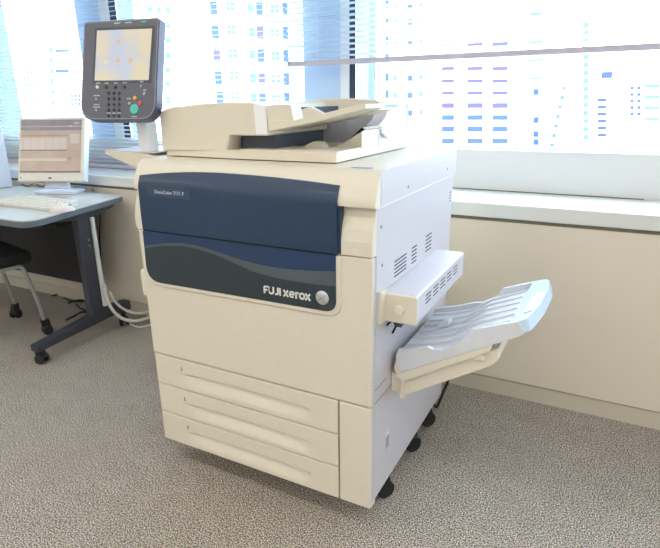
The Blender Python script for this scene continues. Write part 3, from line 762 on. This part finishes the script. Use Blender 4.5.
cable('black cable hanging down from the back edge of the desk', [wl(98, 203, .905), wl(100, 215, .915), wl(99.5, 235, .92), wl(100.5, 255, .92), wl(101, 268, .91), wl(104, 285, .905), wl(105, 300, .90)], .0035, 'cable_black')
def blackloops():
    for k, lab in enumerate(('black cable looped on the carpet under the desk, nearest the wall', 'black cable curling flat on the carpet behind the desk leg', 'black cable snaking over the desk foot from the leg')):
        base = [[(52, 296), (62, 293), (74, 292), (86, 296), (84, 301), (72, 301), (64, 298)], [(68, 303), (80, 300), (90, 301), (96, 306), (90, 311), (80, 308), (76, 304)], [(66, 320), (74, 316), (82, 312), (90, 314), (86, 319), (76, 322)]][k]
        cable(lab, [fl(u, v, .008) for u, v in base], .0055, 'cable_black', None)
blackloops()
cable('black monitor lead trailing over the back of the desk', [tuple(onz(82, 181, .73)), tuple(onz(87, 183.5, .728)), tuple(onz(91, 187, .722)), tuple(onz(93, 191, .720))], .0035, 'cable_black')
cable('black cord hanging behind the printer near the carpet', [onx(449, 372, .02), onx(447.5, 382, .0), onx(444, 390, -.01), (-.02, .72, .02), (-.04, .74, .008), (-.12, .78, .008)], .006, 'cable_black')
for k, (u0, u1) in enumerate(((22, 40), (36, 56))):
    cable(('black lead coiled under the monitor at its left', 'black lead bunched under the middle of the monitor')[k], [tuple(onz(u0, 184, .722)), tuple(onz(u0+6, 186.5, .722)), tuple(onz(u0+12, 183.5, .722)), tuple(onz(u1, 186, .722))], .003, 'cable_black')

# ------------------------------------------------------------------ the city outside
GROUND = -30
g = struct('ground', box(-420, 420, 12, 640, GROUND-1, GROUND), 'asphalt')
def building(name, label, dist, u0, u1, vtop, m, wins, pane='far_pane', turn=0, depth=14, slabs=()):
    uc = (u0+u1)/2; d = ray(uc, 100); d.z = 0; d.normalize()
    c = CAM + d*dist; n = -d; n = Matrix.Rotation(turn, 3, 'Z') @ n; r = Vector((-n.y, n.x, 0))
    if r.dot(RT) < 0: r = -r
    def hit(u, v): q = ray(u, v); t = (c-CAM).dot(n)/q.dot(n); p = CAM+q*t; return ((p-c).dot(r), p.z)
    a = hit(u0, 100)[0]; b = hit(u1, 100)[0]; zt = hit(uc, vtop)[1]
    base = Vector((c.x, c.y, GROUND))
    M = Matrix(((r.x, -n.x, 0, c.x), (r.y, -n.y, 0, c.y), (0, 0, 1, 0), (0, 0, 0, 1)))
    R_ = empty(name, base); tag(R_, label, 'building')
    obj('facade', box(a, b, 0, depth, GROUND, zt, M=M), m, R_)
    obj('parapet', box(a-.3, b+.3, -.3, depth+.3, zt, zt+.8, M=M), m, R_)
    for (u, v, w_, h_, *pm) in wins:
        x0, z1 = hit(u-w_/2, v-h_/2); x1, z0 = hit(u+w_/2, v+h_/2)
        wo = obj('window', box(x0, x1, -.12, .1, z0, z1, M=M), pm[0] if pm else pane, R_)
        fr = B()
        if w_ > 8 and h_ > 6:
            xm = (x0+x1)/2; t = (x1-x0)*.06
            box(xm-t/2, xm+t/2, -.18, .0, z0, z1, M=M, bm=fr); zm = (z0+z1)/2; box(x0, x1, -.18, 0, zm-t/2, zm+t/2, M=M, bm=fr)
            obj('glazing_bar', fr, 'concrete', wo)
        else: fr.free()
    for (ua, va, ub, vb, m2) in slabs:
        x0, z1 = hit(ua, va); x1, z0 = hit(ub, vb)
        obj('balcony', box(x0, x1, -.9, .1, z0, z1, M=M), m2, R_)
    return R_
W1 = []
for i, v in enumerate((-16, 8, 32, 55, 78, 98)):
    s = i*1.6
    W1 += [(212+s, v, 8, 13, 'far_pane_violet' if i % 3 == 0 else 'far_pane'), (229+s*.8, v-2, 9, 9, 'far_pane_cyan'), (250+s*.5, v, 7, 9, 'far_pane_cyan'), (258.5+s*.5, v+.5, 7.5, 13, 'far_pane_violet' if i % 2 == 0 else 'far_pane'), (274+s*.3, v+1, 9, 8, 'far_pane_cyan'), (284.5+s*.3, v+1, 6, 12, 'far_pane')]
building('apartment_block', 'white apartment block with rows of small bluish windows right above the feeder', 70, 186, 300, -60, 'concrete', W1, slabs=[(265, v, 302, v+1.6, 'balcony') for v in (-2, 21, 45, 66, 88)])
W2 = []
for v in (-12, 4, 21, 40, 58, 77, 94, 112):
    W2 += [(387, v, 3.5, 8, 'far_pane'), (410, v+1, 4.5, 6, 'far_pane'), (395, v+1, 3, 5, 'far_pane_cyan'), (421, v, 3, 5, 'far_pane_cyan')]
building('office_block', 'pale office block with narrow windows seen just right of the dark mullion', 92, 372, 432, -70, 'concrete', W2, turn=.1)
W3 = []
for i, v in enumerate((44, 68.5, 81, 93, 105.5, 117.5, 129, 141)):
    p = 'far_pane_violet' if i < 5 else 'far_pane'
    for u, w_ in ((448, 12), (475, 15), (500, 15)): W3.append((u, v, w_, 5 if i > 3 else 3.2, p))
building('residential_tower', 'white tower with three columns of violet tinted windows over the right ledge', 136, 432, 516, 36, 'concrete', W3, turn=-.1)
building('slim_tower', 'slim pale tower with thin cyan window bands beside the violet windowed tower', 190, 523, 548, -40, 'concrete', [(536, v, 14, 1.6, 'far_pane_cyan') for v in (5, 14, 24, 42, 60, 78)] + [(536, v, 5, 6, 'far_pane') for v in (92, 120, 134, 142)])
building('stepped_block', 'low white block with a diagonal run of cyan windows', 170, 550, 570, 78, 'concrete', [(564-i*2, 88+i*9.5, 3.5, 3.5, 'far_pane_cyan') for i in range(7)])
building('pink_tower', 'pale pink tower with a column of small windows at the right', 150, 576, 588, 18, 'pink_brick', [(586, 25+i*8, 4, 4.5, 'far_pane_cyan') for i in range(15)])
building('grey_tower', 'white block with stacked blue windows behind the pink tower', 165, 592, 612, 60, 'concrete', [(607, 75, 10, 6, 'far_pane')] + [(602, 100+i*7, 8, 3.2, 'far_pane') for i in range(6)])
building('corner_tower', 'white tower with dotted windows at the right edge of the window', 175, 622, 700, 55, 'concrete', [(632+j*7, 88+i*6.5, 3.2, 3.2, 'far_pane') for i in range(5) for j in range(2)] + [(652, 86+i*11, 15, 2.2, 'far_pane_cyan') for i in range(4)])
WL = [(22, 21.5, 34, 2.2, 'far_pane_cyan'), (27, 25.5, 28, 1.4, 'far_pane_cyan')]
for v in (51, 71): WL += [(62, v, 14, 3)]
for i in range(5):
    for j in range(4): WL.append((20+j*3.8+i*.8, 72+i*6.5, 2.6, 4.2, 'far_pane_cyan'))
for i in range(6): WL.append((51+i*.4, 50+i*10.5, 4, 5, 'far_pane_cyan'))
for i in range(3):
    for j in range(3): WL.append((72+j*3.6, 96+i*4, 2.6, 3))
building('plaza_tower', 'pale tower with cyan strip windows seen through the left blind', 120, -20, 86, -50, 'concrete', WL)
building('rear_tower', 'pale tower rising behind the control panel', 105, 118, 178, -60, 'concrete', [(150+j*9, 10+i*15, 5, 6, 'far_pane_cyan') for i in range(8) for j in range(3)])
